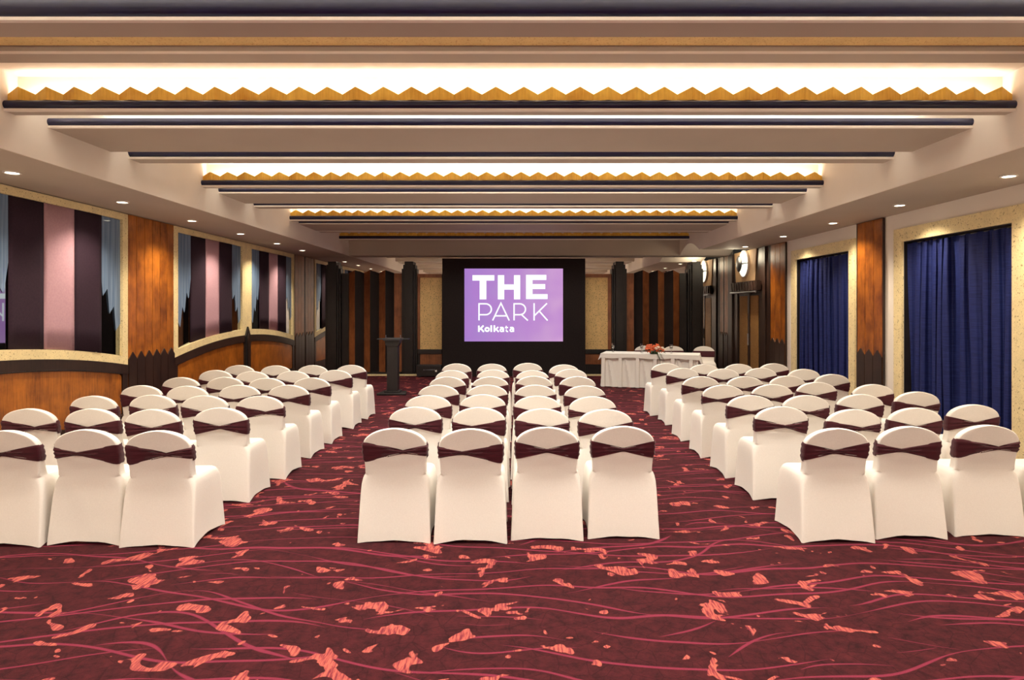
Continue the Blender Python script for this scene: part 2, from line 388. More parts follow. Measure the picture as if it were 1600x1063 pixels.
# ------------------------------------------------------------------ left wall: arched wainscot and mirrored windows
def archz(y, c): return 1.295 - .27 * ((y - c) / 3.0) ** 2
def samp(a, b, n=16): return [a + (b - a) * i / n for i in range(n + 1)]
WIN = [0]
def half_bay(c, far, where):
    if far: a, b, fa, fb = c + .24, c + 2.90, c + .0, c + 3.03
    else: a, b, fa, fb = c - 2.90, c - .24, c - 3.03, c - .0
    WIN[0] += 1
    fx0, fx1 = -XW, -XW + .05
    GT, FT = 3.235, 3.335
    ys = samp(fa, fb)
    win = tag(MB().prism([(y, archz(y, c)) for y in ys] + [(y, archz(y, c) + .125) for y in reversed(ys)], 'X', fx0, fx1).build('window_%d' % WIN[0], 'cork'), kind='structure')
    box('frame_head', 'cork', win, fx0, fx1, fa, fb, GT, FT)
    for (q0, q1) in ((fa, a), (b, fb)):
        MB().prism([(q0, archz(q0, c) + .125), (q1, archz(q1, c) + .125), (q1, GT), (q0, GT)], 'X', fx0, fx1).build('frame_side', 'cork', win)
    for q0, q1 in ((a, a + .56), (b - .56, b)):       # two leaves of tinted mirror, each hung a few degrees out of true
        yy = samp(q0, q1, 6); xp = lambda y: -XW + .0315 - .052 * (y - q0)
        vs = [(xp(y) - dx, y, z(y)) for dx in (0, .003) for z in (lambda y: archz(y, c) + .12, lambda y: GT) for y in yy]
        n = len(yy); fs = []
        for k in range(n - 1):
            fs += [(k, k + 1, n + k + 1, n + k), (2 * n + k, 3 * n + k, 3 * n + k + 1, 2 * n + k + 1), (n + k, n + k + 1, 3 * n + k + 1, 3 * n + k), (k, 2 * n + k, 2 * n + k + 1, k + 1)]
        MB().add(vs, fs).build('mirror_pane', 'dimmirror', win)
    MB().prism([(y, archz(y, c) + .12) for y in samp(a + .561, b - .561)] + [(b - .561, GT), (a + .561, GT)], 'X', -XW, -XW + .002).build('backing_board', 'black', win)
    # bead round the glass
    mb = MB()
    for q in (a, b): mb.box(-XW + .006, -XW + .054, q - .006, q + .006, archz(q, c) + .12, GT)
    mb.build('glass_bead', 'cork', win)
    # three hanging fabric panels
    sw = (b - a - 1.04) / 3; s0 = a + .51
    for k, (mat, nm) in enumerate((('purple', 'dark purple'), ('mauve', 'mauve'), ('purple', 'dark purple'))):
        y0, y1 = s0 + (sw + .01) * k, s0 + (sw + .01) * (k + 1) - .01
        pos = '' if k == 1 else (', left one of its pair' if k == 0 else ', right one of its pair')
        def fn(u, v, y0=y0, y1=y1):
            y = y0 + (y1 - y0) * u; zb = archz(y, c) + .13
            return (-XW + .016 + .036 * (y - s0) / (3 * sw) + .0012 * sin(9 * u + 2 * v), y, zb + (GT - .004 - zb) * v)
        m = MB().grid(fn, 8, 6)
        o = m.build('fabric_panel', mat, smooth=60)
        sm = o.modifiers.new('thickness', 'SOLIDIFY'); sm.thickness = .008
        tag(o, f'{nm} hanging fabric panel in the {where} mirrored window{pos}', 'fabric panel', 'fabric panels in the mirrored windows')
    # sheer jabots at both ends
    for end in (0, 1):
        q_out, q_in = (a + .012, s0 - .012) if end == 0 else (b - .012, s0 + 3 * sw + .032)
        q_in = s0 - .003 if end == 0 else s0 + 3 * (sw + .01) - .006
        pq = a if end == 0 else b - .56
        def fn(u, v, q_out=q_out, q_in=q_in, pq=pq):
            n = 3; tri = abs((u * n) % 1 * 2 - 1)          # pleats
            tt = (u * n * .999) % 1; zb = 1.66 + .78 * (int(u * n * .999) + (-.45 * tt / .62 if tt < .62 else -.45 + 1.45 * (tt - .62) / .38)) / n
            return (-XW + .0315 - .052 * (q_out + (q_in - q_out) * u - pq) + .007 + .009 * tri * (1 - .3 * v), q_out + (q_in - q_out) * u, zb + (GT - .004 - zb) * v)
        o = MB().grid(fn, 36, 6).build('sheer_swag', 'sheer', smooth=30)
        tag(o, f'blue sheer swag with zigzag hem at the {"left" if end == 0 else "right"} edge of the {where} mirrored window', 'curtain', 'sheer swags in the mirrored windows')
    # wainscot below
    t = trim((-XW, (fa + fb) / 2, 0)); x0, x1 = -XW, -XW + .05
    pa, pb = (c + .14, fb - .13) if far else (fa + .13, c - .14)
    MB().prism([(y, archz(y, c) - .14) for y in ys] + [(y, archz(y, c)) for y in reversed(ys)], 'X', x0, x1 + .01).build('top_rail', 'dark', t)
    box('skirting', 'dark', t, x0, x1 + .01, fa, fb, 0, .28)
    for q0, q1 in ((fa, pa), (pb, fb)):
        MB().prism([(q0, .28), (q1, .28), (q1, archz(q1, c) - .14), (q0, archz(q0, c) - .14)], 'X', x0, x1).build('stile', 'dark', t)
    r = .07; poly = []
    for y in samp(pa + r, pb - r): poly.append((y, archz(y, c) - .15))
    qa, qb = (pa + .01, pb - .01)
    for k in range(1, 6): an = pi / 2 * k / 6; poly.append((qb - r + r * sin(an), archz(qb, c) - .15 - r + r * cos(an)))
    poly += [(qb, .29), (qa, .29)]
    for k in range(5, 0, -1): an = pi / 2 * k / 6; poly.append((qa + r - r * sin(an), archz(qa, c) - .15 - r + r * cos(an)))
    MB().prism(poly, 'X', x0, x1 - .012).build('veneer_panel', 'orange', t)
    bead = [(y, archz(y, c) - .148) for y in samp(pa, pb)]
    MB().tube([(x1 + .004, y, z) for y, z in bead], .008, 6).build('bead', 'black', t, smooth=60)
half_bay(6.82, True, 'nearest')
half_bay(14.2, False, 'middle')
half_bay(14.2, True, 'farthest')
for c in (6.82, 14.2):
    t = trim((-XW, c, 0))
    MB().prism([(c - .13, 0), (c + .13, 0), (c + .13, 1.27), (c, 1.48), (c - .13, 1.27)], 'X', -XW + .045, -XW + .085).build('spire_post', 'black', t)
    MB().prism([(c - .06, 0), (c + .06, 0), (c + .06, 1.22), (c, 1.36), (c - .06, 1.22)], 'X', -XW + .085, -XW + .105).build('spire_face', 'dark', t)
box('baseboard_left', 'dark', None, -XW, -XW + .02, YF, 6.8, 0, .2)['kind'] = 'structure'

# ------------------------------------------------------------------ right wall with two curtained openings
CUR = [(7.60, 9.77), (11.34, 13.50)]
CT = 2.91
mb = MB()
edges = [YF] + [e for c in CUR for e in c] + [YB]
for i in range(0, len(edges), 2): mb.box(XW, 6.2, edges[i], edges[i + 1], 0, ZS)
for a, b in CUR: mb.box(XW, 6.2, a, b, CT, ZS); mb.box(6.14, 6.2, a, b, 0, CT)
tag(mb.build('wall_right', 'paint'), kind='structure')
for k, (a, b) in enumerate(CUR):
    WIN[0] += 1
    x0, x1 = XW - .03, XW
    fw = tag(box('window_%d' % WIN[0], 'cork', None, x0, x1, a - .21, b + .21, CT, CT + .2), kind='structure')
    box('frame_side', 'cork', fw, x0, x1, a - .21, a, .1, CT)
    box('frame_side', 'cork', fw, x0, x1, b, b + .21, .1, CT)
    for q in (a, b - .012): box('reveal', 'black', fw, XW + .004, 6.14, q, q + .012, 0, CT)
    box('reveal_head', 'black', fw, XW + .004, 6.14, a + .013, b - .013, CT - .012, CT)
    rnd = random.Random(5 + k)
    NF = 11; ph = [rnd.uniform(-.35, .35) for _ in range(NF + 2)]; am = [rnd.uniform(.45, 1.25) for _ in range(NF + 2)]
    def fn(u, v, a=a, b=b, ph=ph, am=am):
        f = u * NF; i = int(f); fr = f - i
        A = am[i] * (1 - fr) + am[min(i + 1, NF)] * fr; P = ph[i] * (1 - fr) + ph[min(i + 1, NF)] * fr
        drift = .25 * sin(2.2 * v + 5 * u)
        th = 2 * pi * (f + P + drift * .6); ed = min(1, 9 * u, 9 * (1 - u)); amp = A * (1 - .45 * v ** 5)
        y = a + .022 + (b - a - .044) * u + .034 * amp * sin(2 * th) * ed + .012 * sin(3 * u * NF + 2 * v) * ed
        return (6.035 - max(-.06, min(.055, .052 * amp * cos(th) + .006 * sin(2 * pi * 1.7 * f + 3 * v))), y, .02 + (CT - .035 - .01 * cos(th) - .02) * v)
    o = MB().grid(fn, 300, 24).build('blue_curtain', 'curtain', smooth=70)
    tag(o, ('navy blue pleated curtain in the gold framed opening nearest the viewer', 'navy blue pleated curtain in the farther gold framed opening')[k], 'curtain', 'navy curtains on the plaster wall')
    rod = MB().tube([(6.055, a + .005, CT - .03), (6.055, b - .005, CT - .03)], .012, 8).build('curtain_rod', 'metal', o) if False else None
for (a, b) in ((YF, 7.39), (9.98, 10.23), (11.05, 11.13), (13.71, 13.95)):
    pass
tag(box('baseboard_right', 'dark', None, XW - .02, XW, YF, 10.2, 0, .1), kind='structure')

# ------------------------------------------------------------------ door zone on the right wall
dz = trim((XW, 16.3, 0))
for y0, y1, pr in ((14.82, 15.0, .05), (15.0, 15.16, .09), (15.16, 15.44, .05), (16.98, 17.3, .05), (17.3, 17.52, .09), (17.52, 17.74, .05)):
    box('jamb_board', 'dark', dz, XW - pr, XW, y0, y1, 0, ZS - .01, bevel=.005)
box('lintel', 'dark', dz, XW - .04, XW, 15.44, 16.98, 2.3, ZS - .01)
MB().prism([(15.72, 2.56), (17.02, 2.56), (17.14, ZS - .005), (15.58, ZS - .005)], 'X', XW - .075, XW - .05).build('keystone_panel', 'tan', dz)
door = struct('door_1', (XW, 16.2, 0))
box('door_leaf', 'black', door, XW - .02, XW - .002, 15.44, 16.98, .0, 2.3)
for a, b in ((15.56, 16.08), (16.28, 16.86)):
    box('door_panel', 'bronze', door, XW - .035, XW - .02, a, b, .25, 2.2, bevel=.004)
box('door_stile', 'dark', door, XW - .045, XW - .02, 16.12, 16.24, 0, 2.28)
box('door_handle', 'steel', door, XW - .085, XW - .045, 16.14, 16.16, .95, 1.25, bevel=.006)
can = thing('door_canopy', (XW - .15, 16.2, 2.3), 'dark ribbed wooden canopy above the bronze panelled door', 'canopy')
box('canopy_board', 'dark', can, XW - .17, XW - .09, 15.3, 17.2, 2.31, 2.56)
nr = 10
for i in range(nr):
    yc = 15.36 + 1.78 * (i + .5) / nr
    MB().prism([(yc - .075, 2.33), (yc + .02, 2.33), (yc + .075, 2.54), (yc - .02, 2.54)], 'X', XW - .20, XW - .17).build('rib', 'dark', can)
box('canopy_end', 'dark', can, XW - .20, XW - .0905, 15.22, 15.299, 2.33, 2.54)
MB().tube([(XW - .19, 15.3, 2.285), (XW - .19, 17.1, 2.285)], .022, 10).build('steel_rail', 'steel', can, smooth=50)
pl = thing('porthole_lamp', (XW - .08, 16.36, 3.02), 'round glowing porthole lamp with a dark disc above the door', 'lamp')
PC = (XW - .075, 16.36, 3.02)
MB().lathe([(.33, 0), (.33, -.02), (.30, -.035), (.0001, -.035)], PC, 40, 'X').build('glow_ring', emit('porthole_glow', (1, .93, .74, 1), 2.2), pl, smooth=40)
MB().lathe([(.345, 0), (.345, -.045), (.325, -.045), (.325, 0)], PC, 40, 'X').build('rim', 'ring', pl, smooth=40)
MB().lathe([(.02, -.035), (.02, -.14)], PC, 12, 'X').build('stem', 'metal', pl)
MB().lathe([(.20, -.14), (.21, -.15), (.16, -.175), (.0001, -.185)], PC, 32, 'X').build('dark_disc', 'metal', pl, smooth=40)
MB().box(PC[0] - .145, PC[0] - .04, 16.36 - .335, 16.36 + .335, 3.012, 3.03).build('cross_bar', 'metal', pl)
l = bpy.data.lights.new('porthole_light', 'POINT'); l.energy = 16; l.color = (1, .85, .6); l.shadow_soft_size = .15
o = bpy.data.objects.new('porthole_light', l); o.location = (XW - .4, 16.36, 3.2); COL.objects.link(o)

# ------------------------------------------------------------------ back wall: folding screens, posts, cork panels
def px(x, y, d): return .06 + (x - 807) * d / 1000, 1.9 - (y - 481) * d / 1000
def post(x0, x1, label, s=1):
    t = thing('stepped_post', ((x0 + x1) / 2, 17.95, 0), label, 'post', 'stepped dark posts along the mirror wall')
    wd = x1 - x0; c = (x0 + x1) / 2
    box('post_core', 'black', t, c - wd * .27, c + wd * .27, 17.84, 18.095, 0, 3.19, bevel=.006)
    for k, (f0, f1, z) in enumerate(((.27, .39, 3.10), (.39, .5, 2.99))):
        for sg in (-1, 1):
            a, b = sorted((c + sg * wd * f0, c + sg * wd * f1))
            box('post_step', 'black', t, a + .001, b - .001, 17.89 + .04 * k, 18.095, 0, z, bevel=.006)
def fold_screen(x0, x1, n, first_brown, flat_left, flat_right, label):
    t = thing('folding_screen', ((x0 + x1) / 2, 17.98, 0), label, 'folding screen', 'pleated wooden screens along the mirror wall')
    wd = (x1 - x0) / n; yb, yf = 18.04, 17.86
    for i in range(n):
        a, b = x0 + wd * i, x0 + wd * (i + 1)
        up = (i % 2 == 0)      # even leaves come towards the room at their right edge
        if first_brown is False: up = (i % 2 == 0)
        ya, y2 = (yb, yf) if up else (yf, yb)
        za, zb = (2.875, 2.95) if up else (2.95, 2.875)
        brown = (i % 2 == 0) == first_brown
        vs = [(a + .002, ya, .1), (b - .002, y2, .1), (b - .002, y2 + .03, .1), (a + .002, ya + .03, .1), (a + .002, ya, za), (b - .002, y2, zb), (b - .002, y2 + .03, zb), (a + .002, ya + .03, za)]
        MB().add(vs, [(0, 3, 2, 1), (4, 5, 6, 7), (0, 1, 5, 4), (1, 2, 6, 5), (2, 3, 7, 6), (3, 0, 4, 7)]).build('leaf', 'brown' if brown else 'black', t)
    for (a, b, mt) in (flat_left, flat_right):
        if b > a: box('end_board', mt, t, a, b, 18.02, 18.06, .1, 2.87)
    box('plinth', 'black', t, min(x0, flat_left[0]), max(x1, flat_right[1]), 17.85, 18.075, 0, .1)
D = 17.92
X = lambda p: px(p, 0, D)[0]
post(X(508), X(532), 'dark stepped post beside the mirrored windows, at the far left corner')
post(X(627.5), X(651.5), 'dark stepped post behind the lectern')
post(X(956), X(979.5), 'dark stepped post behind the left end of the white table')
post(X(1075), X(1099), 'dark stepped post behind the chairs of the white table')
fold_screen(X(543.5), X(614.5), 6, True, (X(532.5), X(543.2), 'black'), (X(614.8), X(627), 'brown'), 'brown and black pleated folding screen behind the lectern')
fold_screen(X(991.8), X(1063), 6, False, (X(980), X(991.5), 'brown'), (X(1063.3), X(1074.5), 'black'), 'black and brown pleated folding screen behind the white table')
def cork_panel(x0, x1, fl, fr, label):
    t = thing('cork_panel', ((x0 + x1) / 2, 17.98, 0), label, 'wall panel', 'cork wall panels beside the projection board')
    a, b = x0 - fl, x1 + fr
    box('cork_sheet', 'corkdark', t, x0, x1, 17.98, 18.01, .73, 2.75)
    box('backing', 'black', t, a, b, 18.01, 18.05, .0, 2.85)
    box('head_rail', 'brown', t, a, b, 17.96, 18.01, 2.75, 2.85, bevel=.006)
    if fl: box('side_rail', 'brown', t, a, x0, 17.96, 18.01, .73, 2.75, bevel=.006)
    if fr: box('side_rail', 'brown', t, x1, b, 17.96, 18.01, .73, 2.75, bevel=.006)
    box('middle_rail', 'black', t, a, b, 17.96, 18.01, .60, .725, bevel=.006)
    box('lower_panel', 'brown', t, x0, x1, 17.98, 18.01, .31, .595)
    box('plinth', 'black', t, a, b, 17.94, 18.01, .0, .305)
cork_panel(X(656), X(690), X(656) - X(651.8), 0, 'speckled gold cork panel between the lectern and the projection board')
cork_panel(X(915), X(950), 0, X(955.7) - X(950), 'speckled gold cork panel between the projection board and the white table')
tag(box('baseboard_back', 'cork', None, -5.3, 5.3, 17.815, 17.838, 0, .05), kind='structure')

# projection board
D2 = 17.62
pb = thing('projection_board', (px(802.5, 0, D2)[0], D2 + .1, 0), 'tall black projection board showing a purple slide between the cork panels', 'projection screen')
xa, _ = px(691, 0, D2); xb, _ = px(914.5, 0, D2)
box('black_board', 'blackcloth', pb, xa, xb, D2, D2 + .14, 0, px(0, 404, D2)[1], bevel=.008)
ia, it = px(725.7, 419.9, D2); ib, ibm = px(879.6, 533.7, D2)
img = box('projected_image', 'image', pb, ia, ib, D2 - .006, D2, ibm, it)
def S(zx, zy):
    return px(680 + zx / 4.089, 380 + zy / 4.089, D2)
LW = D2 - .010
def letter(polys=(), strokes=()):
    mb = MB()
    for p in polys: mb.prism([S(*q) for q in p], 'Y', LW, D2 - .0065)
    for pts, wd in strokes:
        P = [Vector(S(*q)) for q in pts]; h = wd / 4.089 * D2 / 1000 / 2
        L_, Rr = [], []
        for k, p in enumerate(P):
            d1 = (P[k] - P[k - 1]).normalized() if k else (P[1] - P[0]).normalized()
            d2 = (P[k + 1] - P[k]).normalized() if k < len(P) - 1 else d1
            n1 = Vector((-d1.y, d1.x)); n2 = Vector((-d2.y, d2.x)); m = (n1 + n2).normalized(); sc = h / max(.45, m.dot(n1))
            L_.append(p + m * sc); Rr.append(p - m * sc)
        for k in range(len(P) - 1):
            mb.prism([tuple(L_[k]), tuple(L_[k + 1]), tuple(Rr[k + 1]), tuple(Rr[k])], 'Y', LW, D2 - .0065)
    return mb.build('letter', 'letter', img)
def rc(x0, x1, y0, y1): return [(x0, y0), (x1, y0), (x1, y1), (x0, y1)]
letter([rc(238, 378, 205, 240), rc(284, 327, 240, 360)])
letter([rc(400, 441, 205, 360), rc(503, 543, 205, 360), rc(441, 503, 264, 298)])
letter([rc(580, 622, 203, 358), rc(622, 710, 203, 236), rc(622, 703, 262, 294), rc(622, 718, 326, 358)])
def arcp(cx, cy, rx, ry, a0, a1, n=12): return [(cx + rx * cos(R(a0 + (a1 - a0) * i / n)), cy - ry * sin(R(a0 + (a1 - a0) * i / n))) for i in range(n + 1)]
th = 9
letter(strokes=[([(280, 494), (280, 388)], th), ([(276, 388)] + arcp(322, 423, 37, 35, 90, -90) + [(282, 458)], th)])
letter(strokes=[([(367, 495), (420, 384), (473, 495)], th), ([(385, 465), (455, 465)], th)])
letter(strokes=[([(504, 494), (504, 388)], th), ([(500, 388)] + arcp(540, 423, 37, 35, 90, -90) + [(506, 458)], th), ([(550, 456), (592, 495)], th)])
letter(strokes=[([(632, 384), (632, 495)], th), ([(714, 385), (634, 464)], th), ([(664, 434), (718, 495)], th)])
kt = 11
letter(strokes=[([(279, 527), (279, 568)], kt), ([(309, 527), (283, 553)], kt), ([(290, 544), (311, 568)], kt)])
letter(strokes=[(arcp(332, 552, 12, 11, 0, 360, 16), kt)])
letter(strokes=[([(358, 525), (358, 568)], kt)])
letter(strokes=[([(378, 525), (378, 568)], kt), ([(403, 536), (382, 556)], kt - 1), ([(388, 549), (406, 568)], kt - 1)])
letter(strokes=[(arcp(424, 557, 9, 8, 0, 360, 14), kt - 2), ([(414, 540)] + arcp(427, 548, 9, 9, 100, 0, 6) + [(436, 568)], kt - 2)])
letter(strokes=[([(454, 529), (454, 558)] + arcp(461, 557, 7, 8, 180, 270, 5) + [(466, 565)], kt - 2), ([(446, 540), (466, 540)], kt - 3)])
letter(strokes=[(arcp(488, 557, 9, 8, 0, 360, 14), kt - 2), ([(478, 540)] + arcp(491, 548, 9, 9, 100, 0, 6) + [(500, 568)], kt - 2)])

# ------------------------------------------------------------------ lectern and amplifier
lx, ly = px(612.3, 0, 13.9)[0], 14.05
lec = thing('lectern', (lx, ly, 0), 'slim black wooden lectern with two side wings, in front of the folding screen', 'lectern')
MB().prism([(lx - .32, ly - .22), (lx + .32, ly - .22), (lx + .26, ly + .22), (lx - .26, ly + .22)], 'Z', 0, .05).build('base', 'black', lec, bevel=.01)
box('base_step', 'black', lec, lx - .17, lx + .17, ly - .16, ly + .16, .05, .09, bevel=.006)
box('column', 'black', lec, lx - .118, lx + .118, ly - .11, ly + .11, .09, 1.09, bevel=.006)
MB().prism([(lx - .125, 1.06), (lx + .125, 1.06), (lx + .16, 1.13), (lx + .16, 1.18), (lx - .16, 1.18), (lx - .16, 1.13)], 'Y', ly - .13, ly + .13).build('capital', 'black', lec, bevel=.004)
box('reading_top', 'metal', lec, lx - .19, lx + .19, ly - .16, ly + .2, 1.18, 1.235, bevel=.006)
for sg in (-1, 1):
    a, b = sorted((lx + sg * .191, lx + sg * .34)); box('side_wing', 'metal', lec, a, b, ly - .1, ly + .16, 1.205, 1.222)
    MB().tube([(lx + sg * .16, ly, 1.235), (lx + sg * .16, ly - .01, 1.30)], .008, 8).build('microphone', 'steel', lec, smooth=50)
ax0, ax1 = px(652, 0, 17.6)[0], px(690, 0, 17.6)[0]
amp = thing('amplifier', ((ax0 + ax1) / 2, 17.65, 0), 'black rack amplifier with a row of small knobs on the floor beside the projection board', 'amplifier')
box('case', 'metal', amp, ax0, ax1, 17.5, 17.72, .02, .33, bevel=.006)
box('face_plate', 'black', amp, ax0 + .02, ax1 - .02, 17.49, 17.5, .05, .30)
for i in range(6):
    MB().lathe([(.014, 0), (.012, -.02), (.0001, -.021)], (ax0 + .2 + .055 * i, 17.49, .2), 12, 'Y').build('knob', 'steel', amp, smooth=40)
MB().lathe([(.03, 0), (.026, -.03), (.0001, -.032)], (ax0 + .53, 17.49, .17), 16, 'Y').build('large_knob', 'ring', amp, smooth=40)
for i in range(2):
    box('foot', 'metal', amp, ax0 + .04 + i * .5, ax0 + .1 + i * .5, 17.54, 17.7, 0, .02)

# ------------------------------------------------------------------ chairs
def rrect(hx, y0, y1, r, k=4, m=9):
    """closed ring, returns (x, y, side, u) with u in -1..1 along the four sides"""
    r = min(r, hx * .49, (y1 - y0) * .49); pts = []
    def side(a, b, sd):
        for i in range(1, m + 1):
            f = i / (m + 1); pts.append((a[0] + (b[0] - a[0]) * f, a[1] + (b[1] - a[1]) * f, sd, 2 * f - 1))
    def corner(cx, cy, a0):
        for i in range(k + 1):
            an = a0 + pi / 2 * i / k; pts.append((cx + r * cos(an), cy + r * sin(an), 'c', 1))
    corner(-hx + r, y0 + r, pi); side((-hx + r, y0), (hx - r, y0), 'rear'); corner(hx - r, y0 + r, 1.5 * pi)
    side((hx, y0 + r), (hx, y1 - r), 'right'); corner(hx - r, y1 - r, 0); side((hx - r, y1), (-hx + r, y1), 'front')
    corner(-hx + r, y1 - r, pi / 2); side((-hx, y1 - r), (-hx, y0 + r), 'left')
    return pts
BACK = [(.55, .246, .0570, .16), (.58, .247, .0565, .148), (.61, .249, .0545, .138), (.64, .251, .051, .129), (.67, .254, .047, .122), (.70, .256, .042, .115), (.73, .257, .037, .106), (.76, .258, .031, .098), (.785, .258, .026, .090), (.81, .258, .022, .086)]
def back_at(z):
    for a, b in zip(BACK, BACK[1:]):
        if z <= b[0]:
            f = (z - a[0]) / (b[0] - a[0]); return tuple(p + (q - p) * f for p, q in zip(a[1:], b[1:]))
    return BACK[-1][1:]
def chair_cover_mesh(rnd):
    rings = []
    hz = [rnd.uniform(.016, .03) for _ in range(4)]; wv = rnd.uniform(0, 6)
    for z, hx, ya, yb, r, sag in ((0, .297, 0, .565, .012, 1), (.06, .294, .004, .558, .012, .95), (.15, .290, .013, .55, .014, .85), (.28, .286, .027, .535, .018, .6), (.39, .282, .040, .525, .022, .35), (.46, .278, .0485, .518, .03, .2), (.50, .272, .0525, .508, .045, .1), (.522, .264, .055, .494, .05, .05), (.535, .254, .0562, .475, .05, 0)):
        ring = []
        for x, y, sd, u in rrect(hx, ya, yb, r):
            zz = z; k = 1 - u * u
            if sd != 'c':
                if sd == 'rear': y += .012 * sag * k
                if sd == 'front': y -= .02 * sag * k
                if sd == 'left': x += .022 * sag * k
                if sd == 'right': x -= .022 * sag * k
                if z < .1: zz += {'rear': hz[0], 'front': .03, 'left': hz[1], 'right': hz[2]}[sd] * k * (1 if z == 0 else .5) + (.003 * sin(7 * u + wv) * k if z == 0 else 0)
            ring.append((x, y, zz))
        rings.append(ring)
    rings.append([(x, y, .542) for x, y, sd, u in rrect(.249, .0566, .18, .03)])
    for z, hx, ya, yb in BACK:
        if z > .79: continue
        rings.append([(x, y - (.006 * min(1, max(0, 1 - (x / .225) ** 2 - ((z - .73) / .115) ** 2) * 5) if sd == 'rear' else 0), z) for x, y, sd, u in rrect(hx, ya, yb, .016)])
    for i in range(1, 13):
        tt = i / 12 * pi / 2 * .985
        ya = .026 - .024 * sin(tt)
        rings.append([(x, y - (.006 * (1 - sin(tt)) * (1 - u * u) if sd == 'rear' else 0), .785 + .135 * sin(tt)) for x, y, sd, u in rrect(max(.258 * cos(tt), .012), ya, ya + .064 - .012 * (i == 12), .016)])
    n = len(rings[0]); mb = MB()
    mb.add([p for r in rings for p in r], [(j * n + i, j * n + (i + 1) % n, (j + 1) * n + (i + 1) % n, (j + 1) * n + i) for j in range(len(rings) - 1) for i in range(n)] + [tuple(range((len(rings) - 1) * n, len(rings) * n))])
    return mb
def sash_mesh(u0, tilt, rnd, seed):
    ring = rrect(.258, 0, .064, .018, 5, 22); n = len(ring); NV = 8; vs = []
    for j in range(NV + 1):
        v = j / NV
        for (x, y, sd, u) in ring:
            if sd == 'rear' or (sd == 'c' and y < .03):
                q = min(1, abs(x / .258 - u0) / (1 + abs(u0) * .6)); q = q ** .9
                zt = .742 + tilt * .5 + (.803 - .742) * q; zl = (.655 - 1.6 * tilt) if x < .258 * u0 else (.655 + 1.6 * tilt); zb = .714 + tilt * .5 - (.714 - zl) * q ** 1.1
                g = q
            else: zl = (.655 - 1.6 * tilt) if x < 0 else (.655 + 1.6 * tilt); zt, zb, g = .803, zl if sd != 'front' else .655 + 1.6 * tilt * max(-1, min(1, x / .24)), 1
            z = zb + (zt - zb) * v
            hx, ya, yb = back_at(z)
            off = .009 + .0035 * sin(v * pi) + .0062 * sin(v * 19 + seed + 3 * g) * (1.2 - .6 * g) + (.008 * max(0, 1 - q / .16) if sd == 'rear' else 0)
            if v in (0, 1): off -= .003
            fx = x / .258; fy = y / .064
            X_ = fx * hx; Y_ = ya + fy * (yb - ya)
            nx = {'left': -1, 'right': 1}.get(sd, 0); ny = {'rear': -1, 'front': 1}.get(sd, 0)
            if sd == 'c': nx = (1 if x > 0 else -1) * .7; ny = (-1 if y < .03 else 1) * .7
            vs.append((X_ + nx * off, Y_ + ny * off, z))
    return MB().add(vs, [(j * n + i, j * n + (i + 1) % n, (j + 1) * n + (i + 1) % n, (j + 1) * n + i) for j in range(NV) for i in range(n)])
rc_ = random.Random(3)
protos = []
for k, (u0, tilt) in enumerate(((0, 0), (.28, .010), (-.26, -.008), (.12, -.012), (-.1, .008))):
    t = thing('banquet_chair', (0, -50, 0), 'x', 'chair', 'x')
    cv = chair_cover_mesh(rc_).build('chair_cover', 'spandex', None, smooth=50, origin=(0, 0, 0)); cv.parent = t
    sh = sash_mesh(u0, tilt, rc_, k * 1.7).build('sash', 'sash', None, smooth=60, origin=(0, 0, 0)); sh.parent = t
    protos.append(t)
used = set()
def chair(x, y, rz, label, group, k=None):
    if k is None: k = rc_.choice((0, 0, 0, 1, 2, 3, 4))
    if k not in used:
        used.add(k); t = protos[k]; t.location = (x, y, 0); t.rotation_euler = (0, 0, rz); t['label'] = label
    else: t = dup(protos[k], (x, y, 0), rz, label)
    t['group'] = group; return t
LEFT = [
   [(-4.01,5.07),(-3.40,5.11),(-2.79,5.06)],
   [(-4.67,6.17),(-4.06,6.17),(-3.45,6.13),(-2.84,6.23)],
   [(-4.64,7.07),(-4.03,7.15),(-3.42,7.10),(-2.79,7.07)],
   [(-4.67,8.03),(-4.06,7.97),(-3.45,8.07),(-2.83,8.07)],
   [(-4.66,8.96),(-4.05,8.99),(-3.42,8.88),(-2.81,8.92)],
   [(-4.66,10.00),(-4.01,9.82),(-3.40,9.87),(-2.79,10.02)],
   [(-4.66,10.86),(-4.02,10.80),(-3.41,10.86),(-2.77,10.90)],
]
MIDDLE = [
   [(-0.93,5.16),(-0.31,5.14),(0.31,5.21),(0.94,5.25)],
   [(-0.94,6.28),(-0.31,6.25),(0.31,6.17),(0.92,6.13)],
   [(-0.93,7.12),(-0.32,7.18),(0.29,7.07),(0.90,7.02)],
   [(-0.93,8.07),(-0.31,8.07),(0.30,8.07),(0.92,8.00)],
   [(-0.92,9.04),(-0.31,9.04),(0.31,9.13),(0.93,9.07)],
   [(-0.95,9.97),(-0.31,10.07),(0.31,9.97),(0.93,10.18)],
   [(-0.99,11.17),(-0.37,11.13),(0.26,11.29),(0.88,10.98)],
]
RIGHT = [
   [(2.66,5.16),(3.30,5.24),(3.99,5.30),(4.63,5.30)],
   [(2.69,6.31),(3.31,6.13),(3.96,6.22),(4.68,6.43)],
   [(2.68,7.12),(3.30,7.12),(3.95,7.20),(4.73,7.42)],
   [(2.68,8.07),(3.33,8.14),(4.01,8.38),(4.62,8.14)],
   [(2.69,9.09),(3.32,9.09),(3.96,9.17),(4.71,9.39)],
   [(2.76,10.34),(3.38,10.23),(4.03,10.36),(4.65,10.18)],
   [(2.70,11.23),(3.31,11.04),(3.93,11.11),(4.58,11.20)],
]
ROWN = ['rear row', 'second row from rear', 'third row from rear', 'middle row', 'third row from front', 'second row from front', 'front row']
